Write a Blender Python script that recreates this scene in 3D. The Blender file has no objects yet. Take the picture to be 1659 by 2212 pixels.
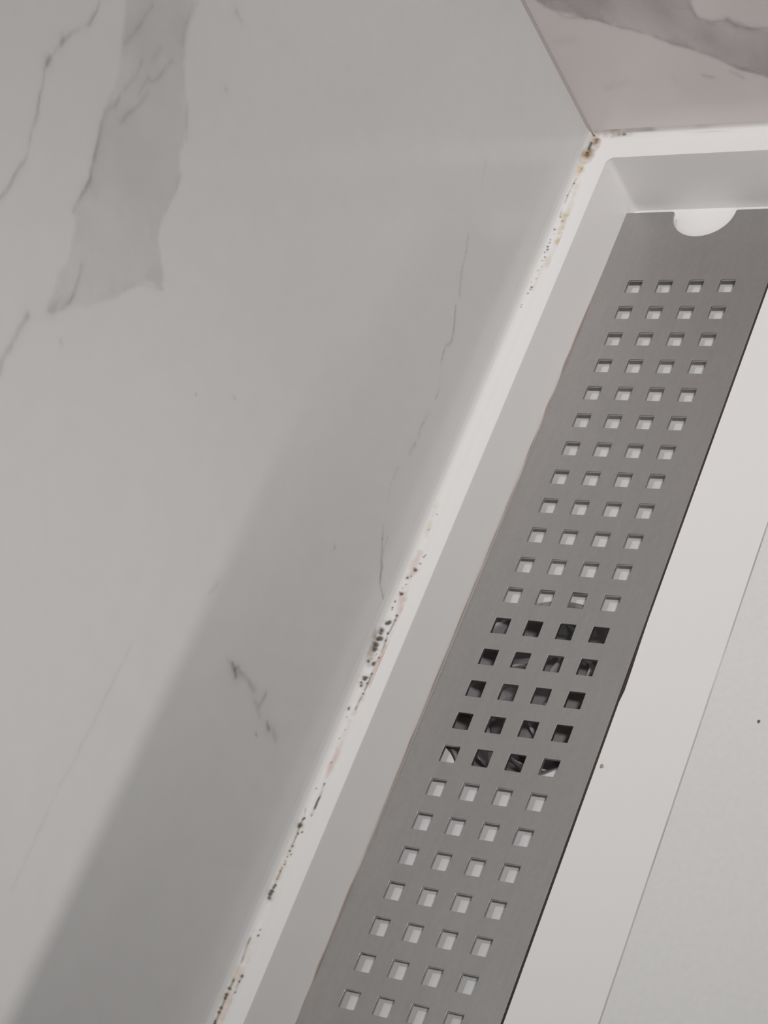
import bpy, bmesh, math, random
import numpy as np
from mathutils import Vector, Matrix, noise

# ---------------------------------------------------------------- camera, world, lights, exposure
FPX = 4505.64
CAMR = [[0.8264549,0.3593888,-0.4333729],[0.051325,-0.8146412,-0.5776898],[-0.5606586,0.4551917,-0.6917098]]
CAMC = [29.1999,-36.5774,42.2019]

S = 0.01                                   # all shapes below are written in centimetres
SC = bpy.context.scene
COL = SC.collection
SC.view_settings.view_transform = 'Standard'
SC.view_settings.look = 'None'
SC.view_settings.gamma = 1.0
SC.view_settings.use_curve_mapping = False
SC.view_settings.exposure = 0.0

cam_data = bpy.data.cameras.new('camera')
cam_data.sensor_fit = 'VERTICAL'
cam_data.sensor_height = 24.0
cam_data.lens = FPX / 2212.0 * 24.0
cam_data.clip_start = 0.01
cam = bpy.data.objects.new('camera', cam_data)
COL.objects.link(cam)
_r, _d, _f = [Vector(v) for v in CAMR]
_m = Matrix((_r, -_d, -_f)).transposed().to_4x4()
_m.translation = Vector(CAMC) * S
cam.matrix_world = _m
SC.camera = cam

WORLD = (0.07, 0.07, 0.07)
world = bpy.data.worlds.new('bathroom_ambient')
SC.world = world
world.use_nodes = True
world.node_tree.nodes['Background'].inputs[0].default_value = (*WORLD, 1)
world.node_tree.nodes['Background'].inputs[1].default_value = 1.0

def spot(name, loc, target, radius, deg, power, col):
    d = bpy.data.lights.new(name, 'SPOT')
    d.energy = power
    d.shadow_soft_size = radius * S
    d.spot_size = math.radians(deg); d.spot_blend = 1.0
    d.color = col
    o = bpy.data.objects.new(name, d)
    COL.objects.link(o)
    o.location = Vector(loc) * S
    o.rotation_euler = (Vector(target) - Vector(loc)).to_track_quat('-Z', 'Y').to_euler()


spot('ceiling_lamp', (12, -6, 215), (6, -6, 0), 6, 28, 24.0, (0.995, 1.0, 0.995))

spot('side_fill', (112, -52, 150), (0, -1.5, 14), 9, 27, 63.0, (1.0, 0.985, 0.98))  # fill light added from the right to lift the upright faces
spot('back_fill', (50, -64, 52), (5, 6, 6), 8, 32, 3.2, (1.0, 0.93, 0.925))  # second fill, added to brighten the back wall and back rim face

# low light added for the edge on the wall; an unseen blocker cuts it
spot('wall_edge_light', (150, -60, 70), (-1.85, -36, 16), .3, 19, 31.0, (1.0, 0.975, 0.965))

# ---------------------------------------------------------------- helpers
def link_mesh(name, me, mat, parent=None):
    o = bpy.data.objects.new(name, me)
    if mat: me.materials.append(mat)
    COL.objects.link(o)
    if parent: o.parent = parent
    return o

def obj(name, bm, mat, parent=None, smooth=False):
    me = bpy.data.meshes.new(name)
    bmesh.ops.recalc_face_normals(bm, faces=bm.faces)
    for v in bm.verts: v.co *= S
    bm.to_mesh(me); bm.free()
    if smooth:
        for p in me.polygons: p.use_smooth = True
    return link_mesh(name, me, mat, parent)

def empty(name, label, cat, group=None):
    o = bpy.data.objects.new(name, None)
    COL.objects.link(o)
    o.empty_display_size = 0.01
    tag(o, label, cat, group)
    return o

def tag(o, label, cat, group=None):
    o['label'] = label; o['category'] = cat
    if group: o['group'] = group
    return o

def box(bm, x0, x1, y0, y1, z0, z1):
    v = [bm.verts.new(p) for p in ((x0,y0,z0),(x1,y0,z0),(x1,y1,z0),(x0,y1,z0),(x0,y0,z1),(x1,y0,z1),(x1,y1,z1),(x0,y1,z1))]
    for f in ((0,3,2,1),(4,5,6,7),(0,1,5,4),(1,2,6,5),(2,3,7,6),(3,0,4,7)):
        bm.faces.new([v[i] for i in f])

def prism(bm, outline, z0, z1, bevel=0.0, segs=3):
    """outline in the xy plane extruded from z0 to z1, top edges bevelled"""
    lo = [bm.verts.new((x, y, z0)) for x, y in outline]
    hi = [bm.verts.new((x, y, z1)) for x, y in outline]
    n = len(outline)
    bm.faces.new(lo[::-1])
    top = bm.faces.new(hi)
    for i in range(n):
        bm.faces.new((lo[i], lo[(i+1) % n], hi[(i+1) % n], hi[i]))
    if bevel:
        bmesh.ops.bevel(bm, geom=list(top.edges), offset=bevel, segments=segs, affect='EDGES', profile=0.5, clamp_overlap=True)

def tube(bm, pts, radii, n=8):
    pts = [Vector(p) for p in pts]
    if not hasattr(radii, '__len__'): radii = [radii] * len(pts)
    rings = []
    for i, p in enumerate(pts):
        t = (pts[min(i+1, len(pts)-1)] - pts[max(i-1, 0)]).normalized()
        a = t.cross(Vector((0, 0, 1)))
        if a.length < 1e-4: a = Vector((1, 0, 0))
        a.normalize(); b = t.cross(a)
        rings.append([bm.verts.new(p + (a*math.cos(k*2*math.pi/n) + b*math.sin(k*2*math.pi/n)) * radii[i]) for k in range(n)])
    for r0, r1 in zip(rings, rings[1:]):
        for k in range(n):
            bm.faces.new((r0[k], r0[(k+1) % n], r1[(k+1) % n], r1[k]))
    bm.faces.new(rings[0][::-1]); bm.faces.new(rings[-1])

def lathe(bm, prof, cx, cy, n=64, wob=None):
    rings = []
    for r, z in prof:
        if r < 1e-5: rings.append([bm.verts.new((cx, cy, z))])
        else: rings.append([bm.verts.new((cx + r*math.cos(2*math.pi*k/n), cy + r*math.sin(2*math.pi*k/n), z)) for k in range(n)])
    for a, b in zip(rings, rings[1:]):
        for k in range(n):
            A = a[k] if len(a) > 1 else a[0]; A2 = a[(k+1) % n] if len(a) > 1 else a[0]
            B = b[k] if len(b) > 1 else b[0]; B2 = b[(k+1) % n] if len(b) > 1 else b[0]
            f = []
            for q in (A, A2, B2, B):
                if q not in f: f.append(q)
            if len(f) >= 3: bm.faces.new(f)

# ---------------------------------------------------------------- materials
def mat(name, color, rough=0.5, metal=0.0, spec=0.5, bump=None, attr=None, var=None, coat=0.0, aniso=None):
    m = bpy.data.materials.new(name); m.use_nodes = True
    nt = m.node_tree; N = nt.nodes; L = nt.links
    b = N['Principled BSDF']
    b.inputs['Base Color'].default_value = (*color, 1)
    b.inputs['Roughness'].default_value = rough
    b.inputs['Metallic'].default_value = metal
    b.inputs['Specular IOR Level'].default_value = spec
    b.inputs['Coat Weight'].default_value = coat
    b.inputs['Coat Roughness'].default_value = 0.05
    tc = N.new('ShaderNodeTexCoord')
    src = None
    if attr:
        a = N.new('ShaderNodeAttribute'); a.attribute_name = attr
        src = a.outputs['Color']
    if var:                                  # var = (list of (scale vec, strength, detail))
        for sc, st, det in var:
            mp = N.new('ShaderNodeMapping'); mp.inputs['Scale'].default_value = sc
            L.new(tc.outputs['Object'], mp.inputs['Vector'])
            n = N.new('ShaderNodeTexNoise'); n.inputs['Scale'].default_value = 1.0; n.inputs['Detail'].default_value = det
            L.new(mp.outputs[0], n.inputs['Vector'])
            r = N.new('ShaderNodeMapRange')
            r.inputs['From Min'].default_value = 0.25; r.inputs['From Max'].default_value = 0.75
            r.inputs['To Min'].default_value = 1 - st; r.inputs['To Max'].default_value = 1 + st
            L.new(n.outputs['Fac'], r.inputs['Value'])
            mx = N.new('ShaderNodeVectorMath'); mx.operation = 'SCALE'
            if src is None: mx.inputs[0].default_value = color
            else: L.new(src, mx.inputs[0])
            L.new(r.outputs[0], mx.inputs['Scale'])
            src = mx.outputs[0]
    if src is not None: L.new(src, b.inputs['Base Color'])
    if bump:
        sc, st, dist = bump
        mp = N.new('ShaderNodeMapping'); mp.inputs['Scale'].default_value = sc
        L.new(tc.outputs['Object'], mp.inputs['Vector'])
        n = N.new('ShaderNodeTexNoise'); n.inputs['Scale'].default_value = 1.0; n.inputs['Detail'].default_value = 4
        L.new(mp.outputs[0], n.inputs['Vector'])
        bp = N.new('ShaderNodeBump'); bp.inputs['Strength'].default_value = st; bp.inputs['Distance'].default_value = dist
        L.new(n.outputs['Fac'], bp.inputs['Height'])
        L.new(bp.outputs[0], b.inputs['Normal'])
    return m

M_TRAY = mat('white_tray_acrylic', (0.87, 0.858, 0.85), 0.35, var=[((9, 7, 9), .012, 3)])
M_FLOOR = mat('white_textured_tray', (0.79, 0.783, 0.772), 0.6, bump=((260, 200, 260), .35, .0006), var=[((12, 10, 12), .02, 4), ((600, 600, 600), .02, 2)])
M_WALL = mat('polished_marble_left', (0.6, 0.6, 0.6), 0.16, attr='Col', var=[((7, 7, 7), .022, 3), ((300, 160, 160), .012, 2)])
M_WALLB = mat('polished_marble_back', (0.6, 0.6, 0.6), 0.2, attr='Col', var=[((30, 30, 12), .04, 5), ((7, 7, 7), .02, 2)])
M_BEAD = mat('aged_silicone', (0.7, 0.7, 0.7), 0.35, attr='Col')
M_STEEL = mat('brushed_steel', (0.50, 0.488, 0.478), 0.42, metal=1.0, var=[((14, 9, 14), .07, 4), ((900, 120, 900), .03, 2), ((700, 700, 700), .03, 2)], bump=((1400, 180, 1400), .06, .0003))
M_CUP = mat('dull_drain_metal', (0.42, 0.39, 0.40), 0.4, metal=0.2, var=[((60, 60, 60), .25, 4)])
M_CAP = mat('dark_drain_plastic', (0.30, 0.27, 0.28), 0.25)
M_FIN = mat('worn_drain_fin', (0.7, 0.68, 0.69), 0.2, metal=0.3)
M_GAP_SHADE = mat('brown_gap_shade', (0.055, 0.042, 0.038), 0.8, var=[((200, 40, 200), .35, 4)])
M_SCALE = mat('tan_limescale', (0.52, 0.40, 0.34), 0.7, var=[((200, 60, 200), .18, 4)])
M_SEAM_SHADE = mat('grey_seam_shade', (0.58, 0.57, 0.56), 0.8, var=[((120, 30, 120), .25, 3)])
M_TRIM = mat('corner_sealant', (0.92, 0.85, 0.85), 0.3)
M_HAIR = mat('dark_debris', (0.06, 0.05, 0.04), 0.6)
M_CRUMB = mat('grey_crumb', (0.16, 0.14, 0.12), 0.8)
M_RUBBER = mat('grey_rubber', (0.3, 0.3, 0.3), 0.7)
M_STONE = mat('plain_stone', (0.62, 0.61, 0.60), 0.4, var=[((5, 5, 5), .05, 4)])

# ---------------------------------------------------------------- measured patterns (cm on each surface)
LEFT_BAND = [[-8.003,19.735],[-8.53,19.412],[-9.022,19.056],[-9.56,18.744],[-10.161,18.497],[-10.636,18.408],[-11.007,18.361],[-11.523,18.18],[-12.015,17.977],[-12.506,17.775],[-12.82,17.75],[-13.191,17.791],[-13.394,17.573],[-13.753,17.381],[-14.159,17.243],[-14.636,17.342],[-15.009,17.173],[-15.438,17.104],[-15.287,16.861],[-14.939,16.585],[-14.538,16.154],[-13.935,15.673],[-13.403,15.409],[-12.743,14.826],[-12.636,14.458],[-12.329,14.664],[-12.066,15.0],[-11.835,15.289],[-11.6,15.416],[-11.259,15.504],[-10.713,15.525],[-10.169,15.584],[-9.81,15.936],[-9.474,16.038],[-9.148,16.152],[-8.763,16.505],[-8.309,16.935],[-7.962,17.321],[-7.496,17.591],[-6.889,17.655],[-6.217,18.09]]
LEFT_VEINS_REFLECTION = [[[[-9.179,19.956],[-9.743,19.884],[-10.102,20.066],[-10.592,20.229],[-10.786,20.257],[-11.291,20.308],[-11.58,20.257],[-11.894,20.097],[-12.17,19.967],[-12.569,19.828],[-13.042,19.63],[-13.401,19.521],[-13.714,19.535],[-13.935,19.534],[-14.302,19.554],[-14.545,19.567]],0.05,0.32],[[[-10.585,20.29],[-10.799,20.229]],0.06,0.3],[[[-11.22,20.346],[-11.417,20.297]],0.07,0.3],[[[-7.921,18.701],[-8.328,18.739],[-8.623,18.742],[-8.95,18.779],[-9.251,18.834]],0.06,0.3],[[[-9.138,18.189],[-9.336,18.171],[-9.645,18.122],[-10.228,18.209],[-10.569,18.17],[-10.676,18.279],[-10.947,18.371],[-11.122,18.308],[-11.382,18.177],[-11.788,18.025],[-12.093,17.915],[-12.377,17.783],[-12.702,17.769],[-12.996,17.797],[-13.25,17.782]],0.065,0.42],[[[-9.772,17.82],[-9.326,17.775],[-9.262,17.624],[-9.011,17.519],[-8.394,17.456]],0.055,0.32],[[[-9.572,17.619],[-9.971,17.661],[-10.255,17.733],[-10.411,17.806],[-10.72,17.893]],0.07,0.28],[[[-8.506,17.925],[-8.878,17.933]],0.1,0.15],[[[-6.746,17.663],[-7.314,17.631],[-7.642,17.516],[-8.003,17.246]],0.1,0.16],[[[-10.169,15.584],[-10.398,15.568],[-10.713,15.525],[-11.185,15.5]],0.04,0.22],[[[-12.636,14.458],[-13.093,15.156],[-13.478,15.449]],0.03,0.15],[[[-8.821,16.416],[-9.148,16.152],[-9.451,16.014]],0.04,0.15],[[[-13.988,16.819],[-14.085,16.779],[-14.318,16.744],[-14.646,16.669],[-14.854,16.653],[-15.094,16.739],[-15.383,16.93],[-15.436,17.07]],0.055,0.45],[[[-15.109,16.91],[-15.424,17.025]],0.12,0.25],[[[-15.889,17.461],[-16.147,17.468],[-16.45,17.456],[-16.688,17.442],[-16.887,17.457],[-17.085,17.473],[-17.316,17.377]],0.09,0.3],[[[-5.843,16.52],[-5.858,16.373],[-5.872,16.224]],0.08,0.32],[[[-7.532,15.712],[-7.529,15.648]],0.04,0.45],[[[-15.683,16.363],[-15.706,16.234]],0.05,0.2],[[[-0.743,6.076],[-1.474,5.785]],0.02,0.22],[[[-2.976,5.419],[-3.142,5.375],[-3.354,5.228],[-3.63,5.155],[-3.905,5.082],[-4.311,4.868],[-4.571,4.68]],0.026,0.42],[[[-4.891,4.663],[-5.068,4.577],[-5.328,4.39],[-5.663,4.234],[-5.89,4.23],[-6.099,4.366],[-6.339,4.319],[-6.607,4.247]],0.028,0.48],[[[-6.768,4.144],[-7.187,3.854]],0.015,0.12],[[[-7.235,3.814],[-7.531,3.842]],0.02,0.3],[[[-7.969,3.87],[-8.261,3.897],[-8.427,3.908],[-8.593,3.919],[-8.799,3.837]],0.04,0.42],[[[-9.063,3.854],[-9.433,3.93]],0.045,0.4],[[[-10.059,4.108],[-10.561,4.123],[-11.013,3.947]],0.02,0.22],[[[-11.66,3.667],[-11.973,3.492]],0.03,0.3],[[[-11.775,3.315],[-12.022,3.281],[-12.319,3.234]],0.03,0.25],[[[-11.973,3.492],[-12.344,3.27],[-12.557,3.036],[-12.928,2.814],[-13.089,2.567],[-13.189,2.314],[-13.38,2.154]],0.045,0.5],[[[-17.979,7.129],[-18.006,6.877]],0.05,0.2],[[[-18.006,6.877],[-18.054,6.7],[-18.121,6.552]],0.09,0.5],[[[-18.045,6.707],[-17.887,6.58]],0.07,0.5],[[[-17.974,6.486],[-17.947,6.227],[-17.992,5.954],[-18.039,5.726]],0.09,0.25],[[[-18.217,5.295],[-18.042,5.269],[-17.839,5.265]],0.06,0.35],[[[-18.205,5.496],[-18.299,5.276],[-18.376,5.117]],0.08,0.22],[[[-18.393,4.741],[-18.472,4.604]],0.07,0.5],[[[-18.42,4.402],[-18.535,4.21]],0.11,0.18],[[[-18.802,4.986],[-18.837,4.933]],0.03,0.5],[[[-16.784,8.553],[-16.931,8.614],[-17.112,8.668]],0.05,0.2],[[[-13.403,5.157],[-13.361,5.139]],0.03,0.5],[[[-13.79,12.038],[-13.769,12.011]],0.03,0.3],[[[-12.938,10.875],[-12.931,10.812]],0.02,0.3],[[[-19.61,10.274],[-20.313,10.274],[-22.097,10.278],[-24.069,10.341],[-25.784,10.244]],0.05,0.1]]  # marble veins; the last entry is a reflected edge painted as a faint line
BACK_BAND = [[-1.231,8.185],[-1.382,7.5],[-1.225,7.233],[-0.964,7.062],[-0.69,6.924],[-0.33,6.777],[0.18,6.561],[0.538,6.344],[0.846,6.186],[1.542,5.899],[2.093,5.431],[2.694,5.101],[3.401,4.673],[3.843,4.307],[4.534,3.882],[6.179,2.886],[6.824,5.036],[5.108,5.628],[4.746,5.735],[4.403,5.945],[4.042,6.104],[3.626,6.115],[3.277,6.24],[3.199,6.491],[3.202,6.885],[3.469,7.615]]
BACK_VEINS = [[[[-1.382,7.5],[-1.225,7.233],[-0.964,7.062],[-0.842,6.816],[-0.639,6.758],[-0.186,6.69]],0.09,0.3],[[[-0.186,6.69],[0.187,6.578],[0.545,6.361],[0.846,6.186],[1.095,6.07],[1.542,5.899],[2.112,5.482],[2.416,5.326],[2.707,5.136],[3.243,4.832],[3.389,4.638],[3.843,4.307],[4.321,4.046],[5.023,3.621]],0.055,0.38],[[[3.205,6.97],[3.149,6.548],[3.235,6.279],[3.626,6.115],[4.086,6.151],[4.252,5.909],[4.506,5.761],[5.141,5.727],[5.779,5.557]],0.06,0.35],[[[4.048,6.121],[4.139,6.146]],0.09,0.3],[[[4.491,5.797],[4.812,5.728]],0.08,0.25],[[[2.623,4.183],[2.766,4.097],[2.916,4.028]],0.05,0.28],[[[3.498,4.212],[3.633,4.109],[3.792,3.949]],0.06,0.2],[[[-0.59,3.929],[0.252,4.12]],0.15,0.08],[[[1.632,4.2],[1.895,3.712]],0.15,0.08],[[[-1.472,5.885],[-0.845,5.912]],0.15,0.07]]
MOULD_SPOTS = [[-1.753,4.019,2.074,0.044],[-1.804,4.063,2.122,0.036],[-1.738,3.323,2.062,0.044],[-1.722,0.722,2.05,0.026],[-1.615,0.589,2.018,0.033],[-1.732,0.222,2.054,0.033],[-1.729,-0.168,2.054,0.022],[-1.715,-0.293,2.046,0.022],[-1.719,-0.439,2.05,0.033],[-1.692,-0.556,2.038,0.036],[-1.736,-0.67,2.058,0.022],[-1.675,-0.833,2.034,0.026],[-1.709,-0.977,2.046,0.022],[-1.651,-1.191,2.026,0.022],[-1.692,-1.357,2.042,0.018],[-1.665,-1.664,2.034,0.015],[-1.686,-1.995,2.038,0.044],[-1.692,-2.078,2.042,0.026],[-1.717,-2.24,2.046,0.026],[-1.747,-2.692,2.066,0.018],[-1.745,-2.768,2.062,0.018],[-1.74,2.057,2.058,0.029],[-1.773,1.544,2.09,0.018],[-1.697,0.067,2.042,0.015],[-1.74,-1.37,2.058,0.015],[-1.744,-1.818,2.066,0.015],[-1.629,-10.102,2.022,0.017],[-1.669,-10.63,2.034,0.017],[-1.571,-11.939,2.01,0.061],[-1.627,-11.89,2.022,0.026],[-1.692,-12.225,2.038,0.039],[-1.653,-12.425,2.026,0.022],[-1.664,-12.745,2.03,0.061],[-1.74,-13.003,2.062,0.026],[-1.737,-13.201,2.058,0.031],[-1.735,-13.259,2.054,0.017],[-1.534,-13.409,2.006,0.039],[-1.526,-13.548,2.006,0.031],[-1.66,-13.648,2.03,0.061],[-1.727,-13.703,2.05,0.039],[-1.756,-13.946,2.078,0.052],[-1.753,-14.031,2.074,0.039],[-1.734,-14.169,2.058,0.074],[-1.761,-14.234,2.082,0.039],[-1.756,-14.394,2.074,0.101],[-1.741,-14.535,2.062,0.066],[-1.571,-13.972,2.01,0.035],[-1.552,-14.199,2.01,0.022],[-1.762,-14.902,2.082,0.052],[-1.621,-14.925,2.018,0.057],[-1.535,-14.732,2.006,0.026],[-1.653,-14.64,2.026,0.022],[-1.723,-14.819,2.05,0.017],[-1.673,-15.407,2.034,0.079],[-1.725,-15.531,2.05,0.031],[-1.69,-15.638,2.042,0.044],[-1.564,-15.527,2.01,0.026],[-1.553,-15.841,2.01,0.039],[-1.546,-15.223,2.01,0.035],[-1.749,-16.359,2.07,0.035],[-1.75,-16.314,2.07,0.026],[-1.708,-16.595,2.046,0.017],[-1.624,-16.95,2.018,0.017],[-1.668,-17.228,2.034,0.017],[-1.62,-17.921,2.018,0.022],[-1.565,-18.544,2.01,0.031],[-1.478,-11.495,2.002,0.026],[-1.442,-11.44,1.998,0.022],[-1.501,-11.725,2.006,0.026],[-1.602,-12.148,2.014,0.026],[-1.696,-12.561,2.042,0.017],[-1.735,-12.694,2.054,0.017],[-1.722,-19.778,2.05,0.058],[-1.729,-19.827,2.05,0.044],[-1.701,-19.57,2.042,0.034],[-1.718,-19.617,2.05,0.029],[-1.693,-20.008,2.042,0.034],[-1.713,-20.192,2.046,0.015],[-1.69,-20.363,2.038,0.034],[-1.708,-20.508,2.046,0.034],[-1.648,-20.586,2.026,0.024],[-1.708,-20.666,2.046,0.019],[-1.703,-20.8,2.042,0.024],[-1.696,-20.878,2.042,0.019],[-1.739,-21.089,2.058,0.019],[-1.728,-21.007,2.054,0.015],[-1.719,-21.296,2.05,0.024],[-1.7,-21.463,2.042,0.034],[-1.715,-21.545,2.046,0.039],[-1.722,-21.634,2.05,0.053],[-1.728,-21.726,2.054,0.068],[-1.716,-21.818,2.05,0.053],[-1.713,-18.717,2.046,0.019],[-1.727,-24.072,2.054,0.044],[-1.738,-24.281,2.062,0.039],[-1.746,-24.45,2.066,0.053],[-1.739,-24.539,2.062,0.049],[-1.572,-23.894,2.014,0.039],[-1.584,-24.044,2.014,0.034],[-1.571,-24.335,2.01,0.024],[-1.739,-24.796,2.062,0.039],[-1.744,-24.908,2.066,0.034],[-1.744,-25.143,2.062,0.044],[-1.734,-25.199,2.054,0.049],[-1.612,-22.664,2.018,0.024],[-1.603,-22.814,2.018,0.024],[-1.606,-19.942,2.018,0.029],[-1.707,-20.112,2.046,0.015],[-1.676,-20.24,2.034,0.015]]
MOULD_LINES = [[[[-1.746,3.939,2.066],[-1.744,3.725,2.062],[-1.739,3.508,2.062],[-1.739,3.336,2.062]],0.05,0.9],[[[-1.687,2.882,2.038],[-1.708,2.449,2.046],[-1.747,2.089,2.07],[-1.762,1.744,2.078],[-1.757,1.24,2.078],[-1.745,0.708,2.066],[-1.743,0.505,2.062]],0.02,0.4],[[[-1.52,-13.347,2.006],[-1.529,-13.608,2.006],[-1.543,-13.85,2.01],[-1.56,-14.089,2.01],[-1.538,-14.324,2.01],[-1.526,-14.634,2.006],[-1.54,-14.872,2.01],[-1.546,-15.223,2.01],[-1.534,-15.528,2.006],[-1.553,-15.841,2.01],[-1.573,-16.152,2.014],[-1.576,-16.324,2.014]],0.03,0.55],[[[-1.766,-13.918,2.082],[-1.751,-14.226,2.07],[-1.741,-14.535,2.062]],0.07,0.7],[[[-1.553,-18.601,2.01],[-1.537,-18.881,2.006],[-1.546,-19.046,2.01],[-1.54,-19.247,2.01],[-1.547,-19.449,2.01]],0.035,0.95],[[[-1.755,-19.316,2.078],[-1.701,-19.57,2.042],[-1.741,-19.787,2.062],[-1.701,-20.009,2.042],[-1.707,-20.251,2.046],[-1.707,-20.528,2.046],[-1.708,-20.803,2.046],[-1.723,-21.316,2.05],[-1.723,-21.588,2.05]],0.02,0.55],[[[-1.751,-22.754,2.074],[-1.754,-22.925,2.074],[-1.757,-23.135,2.078],[-1.727,-23.492,2.05],[-1.728,-23.754,2.05],[-1.728,-24.053,2.054],[-1.733,-24.387,2.054],[-1.736,-24.72,2.058],[-1.728,-25.082,2.054]],0.03,0.55],[[[-1.57,-23.817,2.01],[-1.584,-24.044,2.014],[-1.571,-24.335,2.01]],0.04,0.5]]
STAINS = [[[-1.629,3.923,2.018],[-1.738,3.029,2.062],0.22,"b",0.75],[[-1.738,3.029,2.062],[-1.739,2.277,2.058],0.13,"y",0.8],[[-1.648,2.208,2.026],[-1.549,0.826,2.01],0.12,"y",0.6],[[-1.593,0.824,2.014],[-1.5,-0.171,2.002],0.15,"y",0.65],[[-1.5,-0.171,2.002],[-1.522,-1.162,2.006],0.12,"y",0.6],[[-1.614,-0.903,2.018],[-1.643,-2.064,2.026],0.08,"y",0.4],[[-1.665,-11.406,2.03],[-1.597,-12.82,2.014],0.12,"p",0.55],[[-1.539,-12.961,2.01],[-1.302,-14.393,1.994],0.15,"p",0.8],[[-1.44,-14.41,1.998],[-1.455,-15.558,1.998],0.15,"p",0.8],[[-1.835,-14.013,2.226],[-1.725,-15.049,2.05],0.12,"b",0.45],[[-1.583,-15.583,2.014],[-1.574,-16.429,2.014],0.1,"p",0.6],[[-1.595,-16.711,2.014],[-1.579,-18.361,2.014],0.1,"p",0.6],[[-1.719,-19.743,2.05],[-1.705,-21.309,2.046],0.1,"y",0.5],[[-1.721,-21.571,2.05],[-1.653,-23.071,2.03],0.08,"y",0.25],[[-1.707,-23.088,2.046],[-1.67,-25.187,2.034],0.14,"y",0.5],[[-1.632,-23.561,2.022],[-1.619,-25.025,2.018],0.12,"p",0.4],[[-1.743,-9.734,2.062],[-1.664,-10.87,2.03],0.08,"y",0.3]]

XW, YB = -1.85, 4.08

def seg_dist(P, A, B):
    A = np.array(A, float); B = np.array(B, float); d = B - A
    t = np.clip(((P - A) @ d) / max(d @ d, 1e-12), 0, 1)
    return np.linalg.norm(P - (A + t[:, None] * d), axis=1), t

def poly_dist(P, pts):
    best = np.full(len(P), 1e9)
    for a, b in zip(pts, pts[1:]):
        best = np.minimum(best, seg_dist(P, a, b)[0])
    return best

def inside(P, poly):
    x, y = P[:, 0], P[:, 1]; r = np.zeros(len(P), bool)
    n = len(poly)
    for i in range(n):
        x0, y0 = poly[i]; x1, y1 = poly[(i+1) % n]
        if y0 == y1: continue
        c = ((y0 > y) != (y1 > y)) & (x < (x1-x0) * (y-y0) / (y1-y0) + x0)
        r ^= c
    return r

def vnoise(P, scale, seed):
    """smooth 2-D value noise, numpy only"""
    rng = np.random.RandomState(seed); G = rng.rand(256, 256)
    q = P * scale + 1000.0
    i = np.floor(q).astype(int); f = q - i; f = f*f*(3-2*f)
    a = G[i[:, 0] % 256, i[:, 1] % 256]; b = G[(i[:, 0]+1) % 256, i[:, 1] % 256]
    c = G[i[:, 0] % 256, (i[:, 1]+1) % 256]; d = G[(i[:, 0]+1) % 256, (i[:, 1]+1) % 256]
    return (a*(1-f[:, 0])*(1-f[:, 1]) + b*f[:, 0]*(1-f[:, 1]) + c*(1-f[:, 0])*f[:, 1] + d*f[:, 0]*f[:, 1]) - 0.5

def fbm(P, scale, seed, o=4):
    r = 0; a = 1.0
    for k in range(o):
        r = r + a * vnoise(P, scale * 2**k, seed + k); a *= 0.5
    return r

def marble(P, band, wall_lines, base, bandcol, seed):
    Q = P + np.stack([fbm(P, 1.6, seed), fbm(P, 1.6, seed+9)], 1) * 0.10
    c = np.tile(np.array(base), (len(P), 1))
    ins = inside(Q, band)
    edge = poly_dist(Q, band + [band[0]])
    sd = np.where(ins, edge, -edge)
    k = np.clip(sd / 0.07 * 0.5 + 0.5, 0, 1)
    k = k * (1 + 0.55 * fbm(P * np.array([1.0, 0.6]), 0.9, seed+20) - 0.25 * np.clip(1 - sd / 1.2, 0, 1) * (fbm(P, 1.3, seed+30) > 0.1))
    k = np.clip(k, 0, 1.3)[:, None]
    c = c * (1-k) + np.array(bandcol) * k
    for pts, w, s in wall_lines:
        lo = np.min(pts, axis=0) - 1; hi = np.max(pts, axis=0) + 1
        sel = np.where(((P > lo) & (P < hi)).all(1))[0]
        if len(sel) == 0: continue
        PP = P[sel]
        PP = PP + np.stack([fbm(PP, 3.2, seed+40), fbm(PP, 3.2, seed+47)], 1) * (0.06 if w > .03 else 0.03)
        d = poly_dist(PP, pts); w = w * .8
        a = np.exp(-(d / w)**2) + 0.22 * np.exp(-(d / (w * 3.2))**2)
        a = a * np.clip(0.85 + 1.1 * fbm(PP, 2.2, seed+60), 0.25, 1.25)
        a = np.clip(a * s * 0.72, 0, 0.6)[:, None]
        c[sel] = c[sel] * (1-a) + np.array([0.07, 0.065, 0.068]) * a
    return c

def axis_lines(lo, flo, fhi, hi, step):
    fine = np.arange(flo, fhi, step)
    return np.concatenate([np.linspace(lo, flo - step, 12), fine, np.linspace(fhi + step, hi, 24)])

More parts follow.
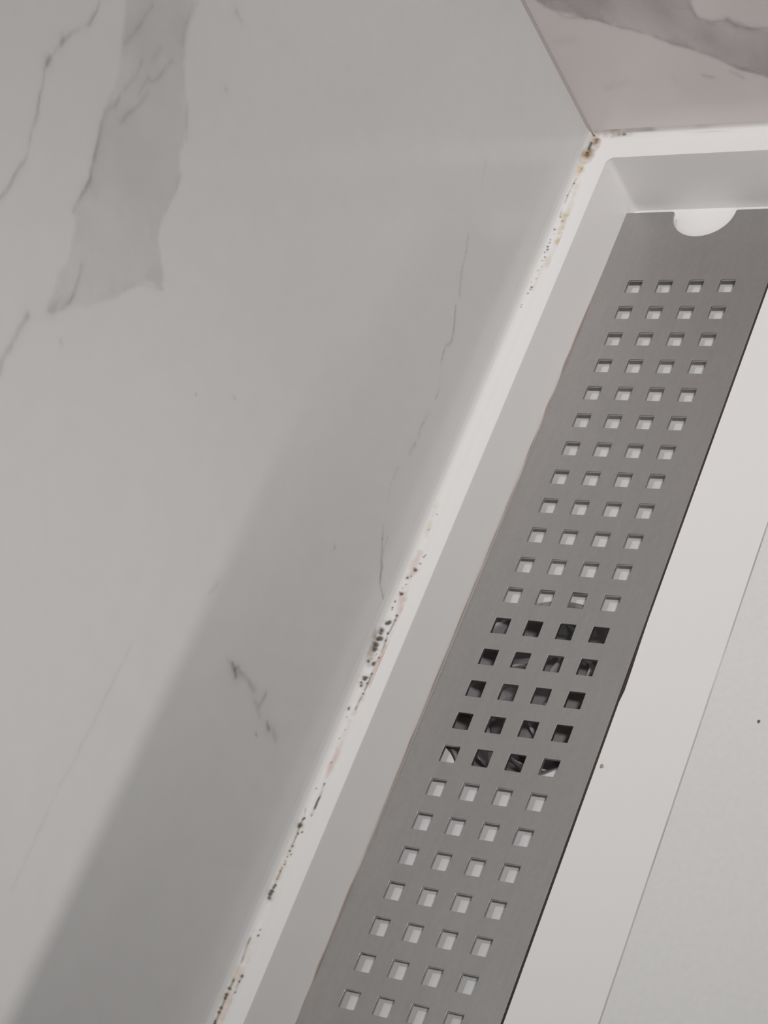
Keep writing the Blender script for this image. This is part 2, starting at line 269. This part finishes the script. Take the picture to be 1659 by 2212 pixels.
def grid_wall(name, a, b, to_xyz, colfn, m, slab):
    A, B = np.meshgrid(a, b, indexing='ij')
    P = np.stack([A.ravel(), B.ravel()], 1)
    co = to_xyz(P) * S
    na, nb = len(a), len(b)
    idx = np.arange(na*nb).reshape(na, nb)
    F = np.stack([idx[:-1, :-1].ravel(), idx[1:, :-1].ravel(), idx[1:, 1:].ravel(), idx[:-1, 1:].ravel()], 1)
    nv = len(co)
    co = np.concatenate([co, np.array(slab) * S])
    q = nv + np.array([[0,3,2,1],[4,5,6,7],[0,1,5,4],[1,2,6,5],[2,3,7,6],[3,0,4,7]])
    F = np.concatenate([F, q])
    me = bpy.data.meshes.new(name)
    me.vertices.add(len(co)); me.vertices.foreach_set('co', co.astype(np.float32).ravel())
    me.loops.add(F.size); me.loops.foreach_set('vertex_index', F.astype(np.int32).ravel())
    me.polygons.add(len(F)); me.polygons.foreach_set('loop_start', (np.arange(len(F))*4).astype(np.int32))
    me.polygons.foreach_set('loop_total', np.full(len(F), 4, np.int32))
    me.update(calc_edges=True); me.validate()
    col = colfn(P)
    col = np.concatenate([col, np.tile([[.5, .5, .5]], (8, 1))])
    at = me.color_attributes.new('Col', 'FLOAT_COLOR', 'POINT')
    at.data.foreach_set('color', np.concatenate([col, np.ones((len(col), 1))], 1).astype(np.float32).ravel())
    return link_mesh(name, me, m)

def slab_pts(x0, x1, y0, y1, z0, z1):
    return [(x0,y0,z0),(x1,y0,z0),(x1,y1,z0),(x0,y1,z0),(x0,y0,z1),(x1,y0,z1),(x1,y1,z1),(x0,y1,z1)]

# ---------------------------------------------------------------- the setting
LEFT_BASE = (0.650, 0.645, 0.635); LEFT_BANDC = (0.56, 0.55, 0.542)
BACK_BASE = (0.72, 0.67, 0.66); BACK_BANDC = (0.47, 0.435, 0.43)
ya = axis_lines(-120, -29.5, YB - .06, YB - .03, .055)[:-24]
ya = np.append(ya, YB)
za = axis_lines(-1.2, 1.8, 23.5, 230, .055)
w = grid_wall('wall_left', ya, za, lambda P: np.stack([np.full(len(P), XW), P[:, 0], P[:, 1]], 1),
              lambda P: marble(P, LEFT_BAND, LEFT_VEINS_REFLECTION, LEFT_BASE, LEFT_BANDC, 3), M_WALL, slab_pts(XW-1.2, XW-.01, -120, YB+1.2, -1.2, 230))
w['kind'] = 'structure'
xa = axis_lines(XW, XW + .06, 8.5, 130, .06)[11:]
xa[0] = XW
za = axis_lines(-1.2, 1.8, 8.6, 230, .06)
w = grid_wall('wall_back', xa, za, lambda P: np.stack([P[:, 0], np.full(len(P), YB), P[:, 1]], 1),
              lambda P: marble(P, BACK_BAND, BACK_VEINS, BACK_BASE, BACK_BANDC, 71), M_WALLB, slab_pts(XW, 130, YB+.01, YB+1.2, -1.2, 230))
w['kind'] = 'structure'

bm = bmesh.new()
prism(bm, [(XW-.01, YB+.01), (XW-.01, YB-.08), (XW+.03, YB-.03), (XW+.08, YB+.01)], 2.0, 230)
o = obj('trim_1', bm, M_TRIM, smooth=True); o['kind'] = 'structure'

bm = bmesh.new(); box(bm, -3.05, 130, -120, 5.28, -9, -6)
o = obj('floor', bm, M_STONE); o['kind'] = 'structure'

# ---------------------------------------------------------------- shower tray with recessed channel
tray = empty('shower_tray', 'white shower tray with upstand rim and a recessed drain channel beside the marble wall', 'shower tray')
DCX, DCY, DR = 1.75, -13.85, 2.75
XE = 4.565                                   # edge of the tray floor along the grate
bm = bmesh.new()
r = 0.16
corner = [(-1.0 + r - r*math.cos(t), 3.12 - r + r*math.sin(t)) for t in [math.pi/2 * k/6 for k in range(7)]]
rim = [(XW, 4.08), (XW, -60)] + [(-1.0, -60)] + corner + [(78, 3.12), (78, 4.08)]
prism(bm, rim, -6, 2.0, 0.045)
# smooth border strip, with a worn nick in its edge
edge = [(XE, -60), (XE, -14.15), (XE+.02, -14.05), (XE+.05, -13.8), (XE+.04, -13.2), (XE+.015, -12.4), (XE, -11.6), (XE, 3.12)]
prism(bm, [(6.93, 3.12), (6.93, -60)][::1] + edge, -6, 0.0, 0.015)
# channel floor with the round drain opening
n = 72
ring = [bm.verts.new((DCX + DR*math.cos(2*math.pi*k/n), DCY + DR*math.sin(2*math.pi*k/n), -.36)) for k in range(n)]
ring2 = [bm.verts.new((v.co.x, v.co.y, -.62)) for v in ring]
x0, x1, y0, y1 = -1.0, XE, DCY-3, DCY+3
def onrect(t):
    c, s = math.cos(t), math.sin(t)
    k = min(((x1-DCX) if c > 0 else (DCX-x0)) / max(abs(c), 1e-6), 3 / max(abs(s), 1e-6))
    return (DCX + c*k, DCY + s*k)
outer = [bm.verts.new((*onrect(2*math.pi*k/n), -.36)) for k in range(n)]
for k in range(n):
    bm.faces.new((outer[k], outer[(k+1) % n], ring[(k+1) % n], ring[k]))
    bm.faces.new((ring[k], ring[(k+1) % n], ring2[(k+1) % n], ring2[k]))
for a, b in ((-60, y0), (y1, 3.12)):
    vs = [bm.verts.new(p) for p in ((x0, a, -.36), (x1, a, -.36), (x1, b, -.36), (x0, b, -.36))]
    bm.faces.new(vs)
for cx, cy in ((x0, y0), (x1, y0), (x0, y1), (x1, y1)):     # close the corners left between the fan and the rectangle
    near = sorted(outer, key=lambda v: (v.co.x-cx)**2 + (v.co.y-cy)**2)[:2]
    c = bm.verts.new((cx, cy, -.36)); bm.faces.new((near[0], c, near[1]))
box(bm, 6.92, 6.98, -60, 3.12, -3, -.022)
obj('tray_body', bm, M_TRAY, tray)

def gridpanel(x0, x1, y0, y1, z, nx, ny):
    bm = bmesh.new()
    prism(bm, [(x0, y0), (x1, y0), (x1, y1), (x0, y1)], -6, z, 0.006, 1)
    return bm
obj('textured_standing_surface', gridpanel(6.972, 78, -60, 3.12, 0.0, 1, 1), M_FLOOR, tray)

# dried limescale along the foot of the channel side, dark strip painted as shade in the gap on the other side
def ribbon(xf, y0, y1, zf, w, step=.12, up=False):
    bm = bmesh.new(); prev = None; y = y0; k = 0
    while y <= y1:
        x = xf(y); z = zf(y); ww = w * (0.65 + 0.7 * noise.noise(Vector((y*1.3, w*40, 3)))) 
        if up: q = [(x, y, z), (x+.012, y, z+ww*.4), (x, y, z+ww)]
        else: q = [(x, y, z-.03), (x, y, z), (x+w, y, z), (x+w, y, z-.03)]
        vs = [bm.verts.new(p) for p in q]
        if prev:
            for a in range(len(vs)-1): bm.faces.new((prev[a], prev[a+1], vs[a+1], vs[a]))
        prev = vs; y += step
    return bm
nz = lambda y, s, a: a * noise.noise(Vector((y*s, 7.3, a*90)))
obj('limescale_line', ribbon(lambda y: -1.0, -45, 0.5, lambda y: -.02, .09, up=True), M_SCALE, tray)['label'] = 'thin tan limescale line'
obj('seam_shade_line', ribbon(lambda y: 6.935, -50, 2.6, lambda y: -.006 + nz(y, 1.5, .012), .024), M_SEAM_SHADE, tray)['label'] = 'thin grey strip painted as shade of the seam groove'  # grey strip painted in for the shade of the seam groove
obj('gap_shade_line', ribbon(lambda y: 4.49, -50, 2.6, lambda y: -.05 + nz(y, 2, .02), .2), M_GAP_SHADE, tray)['label'] = 'dark brown strip painted as shade in the gap'

# ---------------------------------------------------------------- drain trap under the grate
trap = empty('drain_trap', 'dark round drain trap seen through the middle holes of the grate', 'drain')
bm = bmesh.new()
lathe(bm, [(DR-.005, -.42), (DR-.03, -.40), (DR-.10, -.41), (DR-.14, -.6), (DR-.3, -1.3), (DR-.6, -1.7), (0, -1.8)], DCX, DCY, 72)
obj('drain_cup', bm, M_CUP, trap, True)
bm = bmesh.new()
lathe(bm, [(0, -.85), (.5, -.88), (1.2, -1.0), (1.6, -1.25), (1.7, -1.5), (1.7, -1.78)], DCX, DCY, 48)
obj('trap_cap', bm, M_CAP, trap, True)
for k in range(7):
    a0 = 2*math.pi*k/7 + .3
    bm = bmesh.new(); prev = None
    for j in range(13):
        u = j/12
        rr = .45 + 1.85*u; a = a0 + 1.25*u*u
        px, py = DCX + rr*math.cos(a), DCY + rr*math.sin(a)
        zt = -.62 - .25*u + .12*math.sin(u*9)
        nx, ny = -math.sin(a)*.045, math.cos(a)*.045
        vs = [bm.verts.new(p) for p in ((px-nx, py-ny, -1.7), (px-nx, py-ny, zt), (px+nx, py+ny, zt), (px+nx, py+ny, -1.7))]
        if prev:
            for q in range(4): bm.faces.new((prev[q], prev[(q+1) % 4], vs[(q+1) % 4], vs[q]))
        else: bm.faces.new(vs)
        prev = vs
    bm.faces.new(prev)
    obj('trap_fin', bm, M_FIN, trap)

# ---------------------------------------------------------------- perforated steel grate
grate = empty('drain_grate', 'long brushed steel drain cover with rows of square holes lying in the channel', 'drain cover')
ROWS = 28; HX, HY = .4843, .4935
Y0, Y1 = 2.705, -(ROWS-1) - HY - 2.2
T = 0.092
def bow(x, y):
    b = .0766 * (1 - ((y + 12) / 12.0)**2) if -26.5 < y < 2.8 else (-.03)
    k = 1.0 if x < 3.6 else max(0.0, 1 - (x-3.6)/.9)
    return (x + b * k, y)
cu = bpy.data.curves.new('g', 'CURVE'); cu.dimensions = '2D'; cu.fill_mode = 'BOTH'
def spline(pts):
    s = cu.splines.new('POLY'); s.points.add(len(pts)-1)
    for p, q in zip(s.points, pts):
        x, y = bow(*q); p.co = (x*S, y*S, 0, 1)
    s.use_cyclic_u = True
def dense(a, b, step=.7):
    n = max(1, int(math.dist(a, b)/step)); return [(a[0]+(b[0]-a[0])*i/n, a[1]+(b[1]-a[1])*i/n) for i in range(n)]
NXC, NR = 1.68, 1.02
XL, XR = -1.0, 4.5
out = dense((XL+.05, Y0), (NXC-NR-.06, Y0)) + [(NXC-NR-.06, Y0), (NXC-NR-.015, Y0-.02)]
out += [(NXC - NR*math.cos(t), Y0 - .04 - NR*math.sin(t)*.96) for t in [math.pi*k/28 for k in range(29)]]
out += [(NXC+NR+.02, Y0-.015), (NXC+NR+.07, Y0)] + dense((NXC+NR+.3, Y0), (XR-.05, Y0)) + [(XR-.05, Y0), (XR-.012, Y0-.015)]
out += dense((XR, Y0-.06), (XR, Y1+.05)) + [(XR, Y1+.05), (XR-.05, Y1)]
out += [(NXC + NR*math.cos(t), Y1 + NR*math.sin(t)) for t in [math.pi*k/20 for k in range(21)]]
out += [(XL+.05, Y1)] + dense((XL, Y1+.05), (XL, Y0-.06)) + [(XL, Y0-.05), (XL+.015, Y0-.015)]
spline(out)
for j in range(ROWS):
    for i in range(4):
        a, b = i, -j
        e = .012
        spline([(a+e, b), (a+HX-e, b), (a+HX, b-e), (a+HX, b-HY+e), (a+HX-e, b-HY), (a+e, b-HY), (a, b-HY+e), (a, b-e)])
cu.extrude = (T/2 - .006) * S; cu.bevel_depth = .006 * S; cu.bevel_resolution = 1; cu.offset = -.006*S
tmp = bpy.data.objects.new('tmp', cu); COL.objects.link(tmp)
me = bpy.data.meshes.new_from_object(tmp.evaluated_get(bpy.context.evaluated_depsgraph_get()))
bpy.data.objects.remove(tmp)
me.materials.clear()
me.name = 'perforated_plate'
plate = link_mesh('perforated_plate', me, M_STEEL, grate)
plate.location.z = -T/2 * S
for fx, fy in ((-.6, 1.2), (4.1, 1.2), (-.6, -13.75), (4.1, -13.75), (-.6, Y1+1.2), (4.1, Y1+1.2)):
    if fy == -13.75: fy = -18.75
    bm = bmesh.new(); box(bm, fx-.12, fx+.12, fy-.2, fy+.2, -.36, -T)
    obj('foot', bm, M_RUBBER, grate)

# ---------------------------------------------------------------- silicone bead with mould
PX = [-1.85, -1.84, -1.80, -1.73, -1.62, -1.50, -1.40]; PZ = [2.42, 2.25, 2.12, 2.055, 2.02, 2.006, 1.997]
STC = {'y': (0.66, 0.55, 0.40), 'p': (0.72, 0.57, 0.51), 'b': (0.30, 0.20, 0.12)}
def bead_mesh(name, ys, mapfn, colfn):
    s = np.concatenate([np.linspace(i, i+1, k, endpoint=False) for i, k in zip(range(6), (4, 4, 4, 5, 5, 5))] + [[6.0]])
    px = np.interp(s, range(7), PX); pz = np.interp(s, range(7), PZ)
    V = np.array([(px[k], y, pz[k]) for y in ys for k in range(len(s))])
    na, nb = len(ys), len(s); idx = np.arange(na*nb).reshape(na, nb)
    F = np.stack([idx[:-1, :-1].ravel(), idx[1:, :-1].ravel(), idx[1:, 1:].ravel(), idx[:-1, 1:].ravel()], 1)
    col = colfn(V)
    W_ = mapfn(V) * S
    me = bpy.data.meshes.new(name)
    me.vertices.add(len(W_)); me.vertices.foreach_set('co', W_.astype(np.float32).ravel())
    me.loops.add(F.size); me.loops.foreach_set('vertex_index', F.astype(np.int32).ravel())
    me.polygons.add(len(F)); me.polygons.foreach_set('loop_start', (np.arange(len(F))*4).astype(np.int32))
    me.polygons.foreach_set('loop_total', np.full(len(F), 4, np.int32))
    me.update(calc_edges=True)
    at = me.color_attributes.new('Col', 'FLOAT_COLOR', 'POINT')
    at.data.foreach_set('color', np.concatenate([col, np.ones((len(col), 1))], 1).astype(np.float32).ravel())
    for p in me.polygons: p.use_smooth = True
    return link_mesh(name, me, M_BEAD)
def d3(V, a, b):
    a = np.array(a); b = np.array(b); d = b-a
    t = np.clip(((V-a) @ d) / max(d @ d, 1e-12), 0, 1)
    return np.linalg.norm(V - (a + t[:, None]*d), axis=1)
def bead_col(V):
    P = V[:, 1:2] * np.array([[1.0, 0.0]]) + np.stack([V[:, 0]*0, V[:, 0] + V[:, 2]], 1)
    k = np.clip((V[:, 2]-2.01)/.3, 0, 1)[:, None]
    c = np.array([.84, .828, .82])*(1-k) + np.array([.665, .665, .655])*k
    for A, B, w_, key, s in STAINS:
        d = d3(V, A, B) + fbm(P, 3.5, 5)*.09
        a = (np.clip(1 - d/w_, 0, 1)**.8 * s * 1.35*np.clip(.75 + 1.2*fbm(P, 5, 15), .15, 1.1))[:, None]
        c = c*(1-a) + np.array(STC[key])*a
    dark = np.array([.085, .068, .05])
    for pts, w_, s in MOULD_LINES:
        d = np.full(len(V), 1e9)
        for a_, b_ in zip(pts, pts[1:]): d = np.minimum(d, d3(V, a_, b_))
        a = (np.clip(1.4 - d/w_, 0, 1) * s * np.clip(.7 + 2.4*vnoise(P, 6, 25), 0, 1))[:, None]
        c = c*(1-a) + dark*a
    for x, y, z, rr in MOULD_SPOTS:
        d = np.linalg.norm(V - np.array([x, y, z]), axis=1)
        sel = d < rr*3
        dd = d[sel] * (1 + .8*vnoise(P[sel], 14, 35))
        a = (np.clip(1.5 - dd/(rr*.82), 0, 1) * .92 + .18*np.exp(-(dd/(rr*1.6))**2))
        a = np.clip(a, 0, .95)[:, None]
        c[sel] = c[sel]*(1-a) + dark*a
    return c
ys = np.concatenate([np.arange(-60, -27, .5), np.arange(-27, 4.08, .022), [4.07]])
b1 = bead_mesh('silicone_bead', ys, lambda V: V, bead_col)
tag(b1, 'mould-spotted white silicone bead along the foot of the left wall', 'sealant')
# the bead along the back wall: same profile turned by 90 degrees
def back_col(V):
    x = V[:, 1]
    P = np.stack([x, V[:, 0]+V[:, 2]], 1)
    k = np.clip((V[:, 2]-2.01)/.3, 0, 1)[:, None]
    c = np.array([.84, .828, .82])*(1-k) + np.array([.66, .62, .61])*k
    t = V[:, 0] + 1.85                       # distance from the wall
    a = np.clip(1 - np.abs(x + 1.05)/.75, 0, 1) * np.clip(1.3 - np.abs(t-.10)/.14, 0, 1) * np.clip(.8 + 2*fbm(P, 4, 3), 0, 1)
    a = a[:, None]*.85; c = c*(1-a) + np.array([.30, .22, .15])*a
    a = np.clip(1.3 - np.hypot(x + .73, (t-.1)*1.2)/.075, 0, 1)[:, None]*.75; c = c*(1-a) + np.array([.10, .09, .07])*a
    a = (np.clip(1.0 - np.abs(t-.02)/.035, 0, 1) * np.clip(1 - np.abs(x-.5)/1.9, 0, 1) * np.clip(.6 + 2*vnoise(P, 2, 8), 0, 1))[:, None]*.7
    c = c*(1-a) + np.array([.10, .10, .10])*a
    a = (np.clip(1.2 - np.abs(t-.22)/.03, 0, 1) * np.clip(1 - np.abs(x-2.2)/1.2, 0, 1) * np.clip(.3 + 3*vnoise(P, 3, 18), 0, 1))[:, None]*.4
    c = c*(1-a) + np.array([.3, .3, .3])*a
    return c
def turn(V): return np.stack([V[:, 1], YB - (V[:, 0] + 1.85)*.55, V[:, 2] if False else 2.0 + (V[:, 2]-2.0)*.55], 1)
xs = np.concatenate([np.arange(-1.85, 8, .022), np.arange(8, 78, .5)])
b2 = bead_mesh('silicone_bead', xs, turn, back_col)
tag(b2, 'thin white silicone bead along the foot of the pinkish back wall', 'sealant')

# ---------------------------------------------------------------- debris
bm = bmesh.new()
hp = [(-.24, -15.72, -.30), (-.14, -15.84, -.315), (-.02, -15.93, -.32), (.10, -16.02, -.325), (.22, -16.14, -.33), (.33, -16.27, -.335), (.40, -16.42, -.335)]
tube(bm, hp, [.02, .03, .032, .03, .026, .022, .012], 8)
tag(obj('debris_strand', bm, M_HAIR, smooth=True), 'dark strand of debris lying under a grate hole beside the drain trap', 'debris')

def crumb(x, y, z, r_, seed, label, m=M_CRUMB):
    bm = bmesh.new(); bmesh.ops.create_icosphere(bm, subdivisions=2, radius=r_)
    for v in bm.verts:
        v.co *= 1 + .45*noise.noise(v.co*(2.0/r_) + Vector((seed, 0, 0)))
        v.co.z *= .5
        v.co.y *= 1.3
    mz = min(v.co.z for v in bm.verts)
    for v in bm.verts: v.co += Vector((x, y, z - mz))
    tag(obj('dirt_crumb', bm, m, smooth=True), label, 'dirt crumb')
crumb(4.74, -16.02, 0.0, .045, 1.0, 'tan dirt crumb on the white tray right beside the edge of the steel grate', mat('tan_crumb', (.42, .38, .30), .8))
crumb(8.45, -14.25, 0.0, .035, 5.0, 'dark dirt crumb out on the textured part of the white tray')

# ---------------------------------------------------------------- unseen blockers added outside the frame to shape the light
bm = bmesh.new(); prism(bm, [(78, -110), (90, -110), (90, 4.08), (78, 4.08)], -6, 41.0, .4)
o = obj('low_blocker', bm, M_STONE); o['kind'] = 'structure'

bm = bmesh.new(); box(bm, XW, 56.3, -75, -70, -6, 230)
o = obj('front_blocker', bm, M_STONE); o['kind'] = 'structure'  # unseen wall added to hold light off the near end
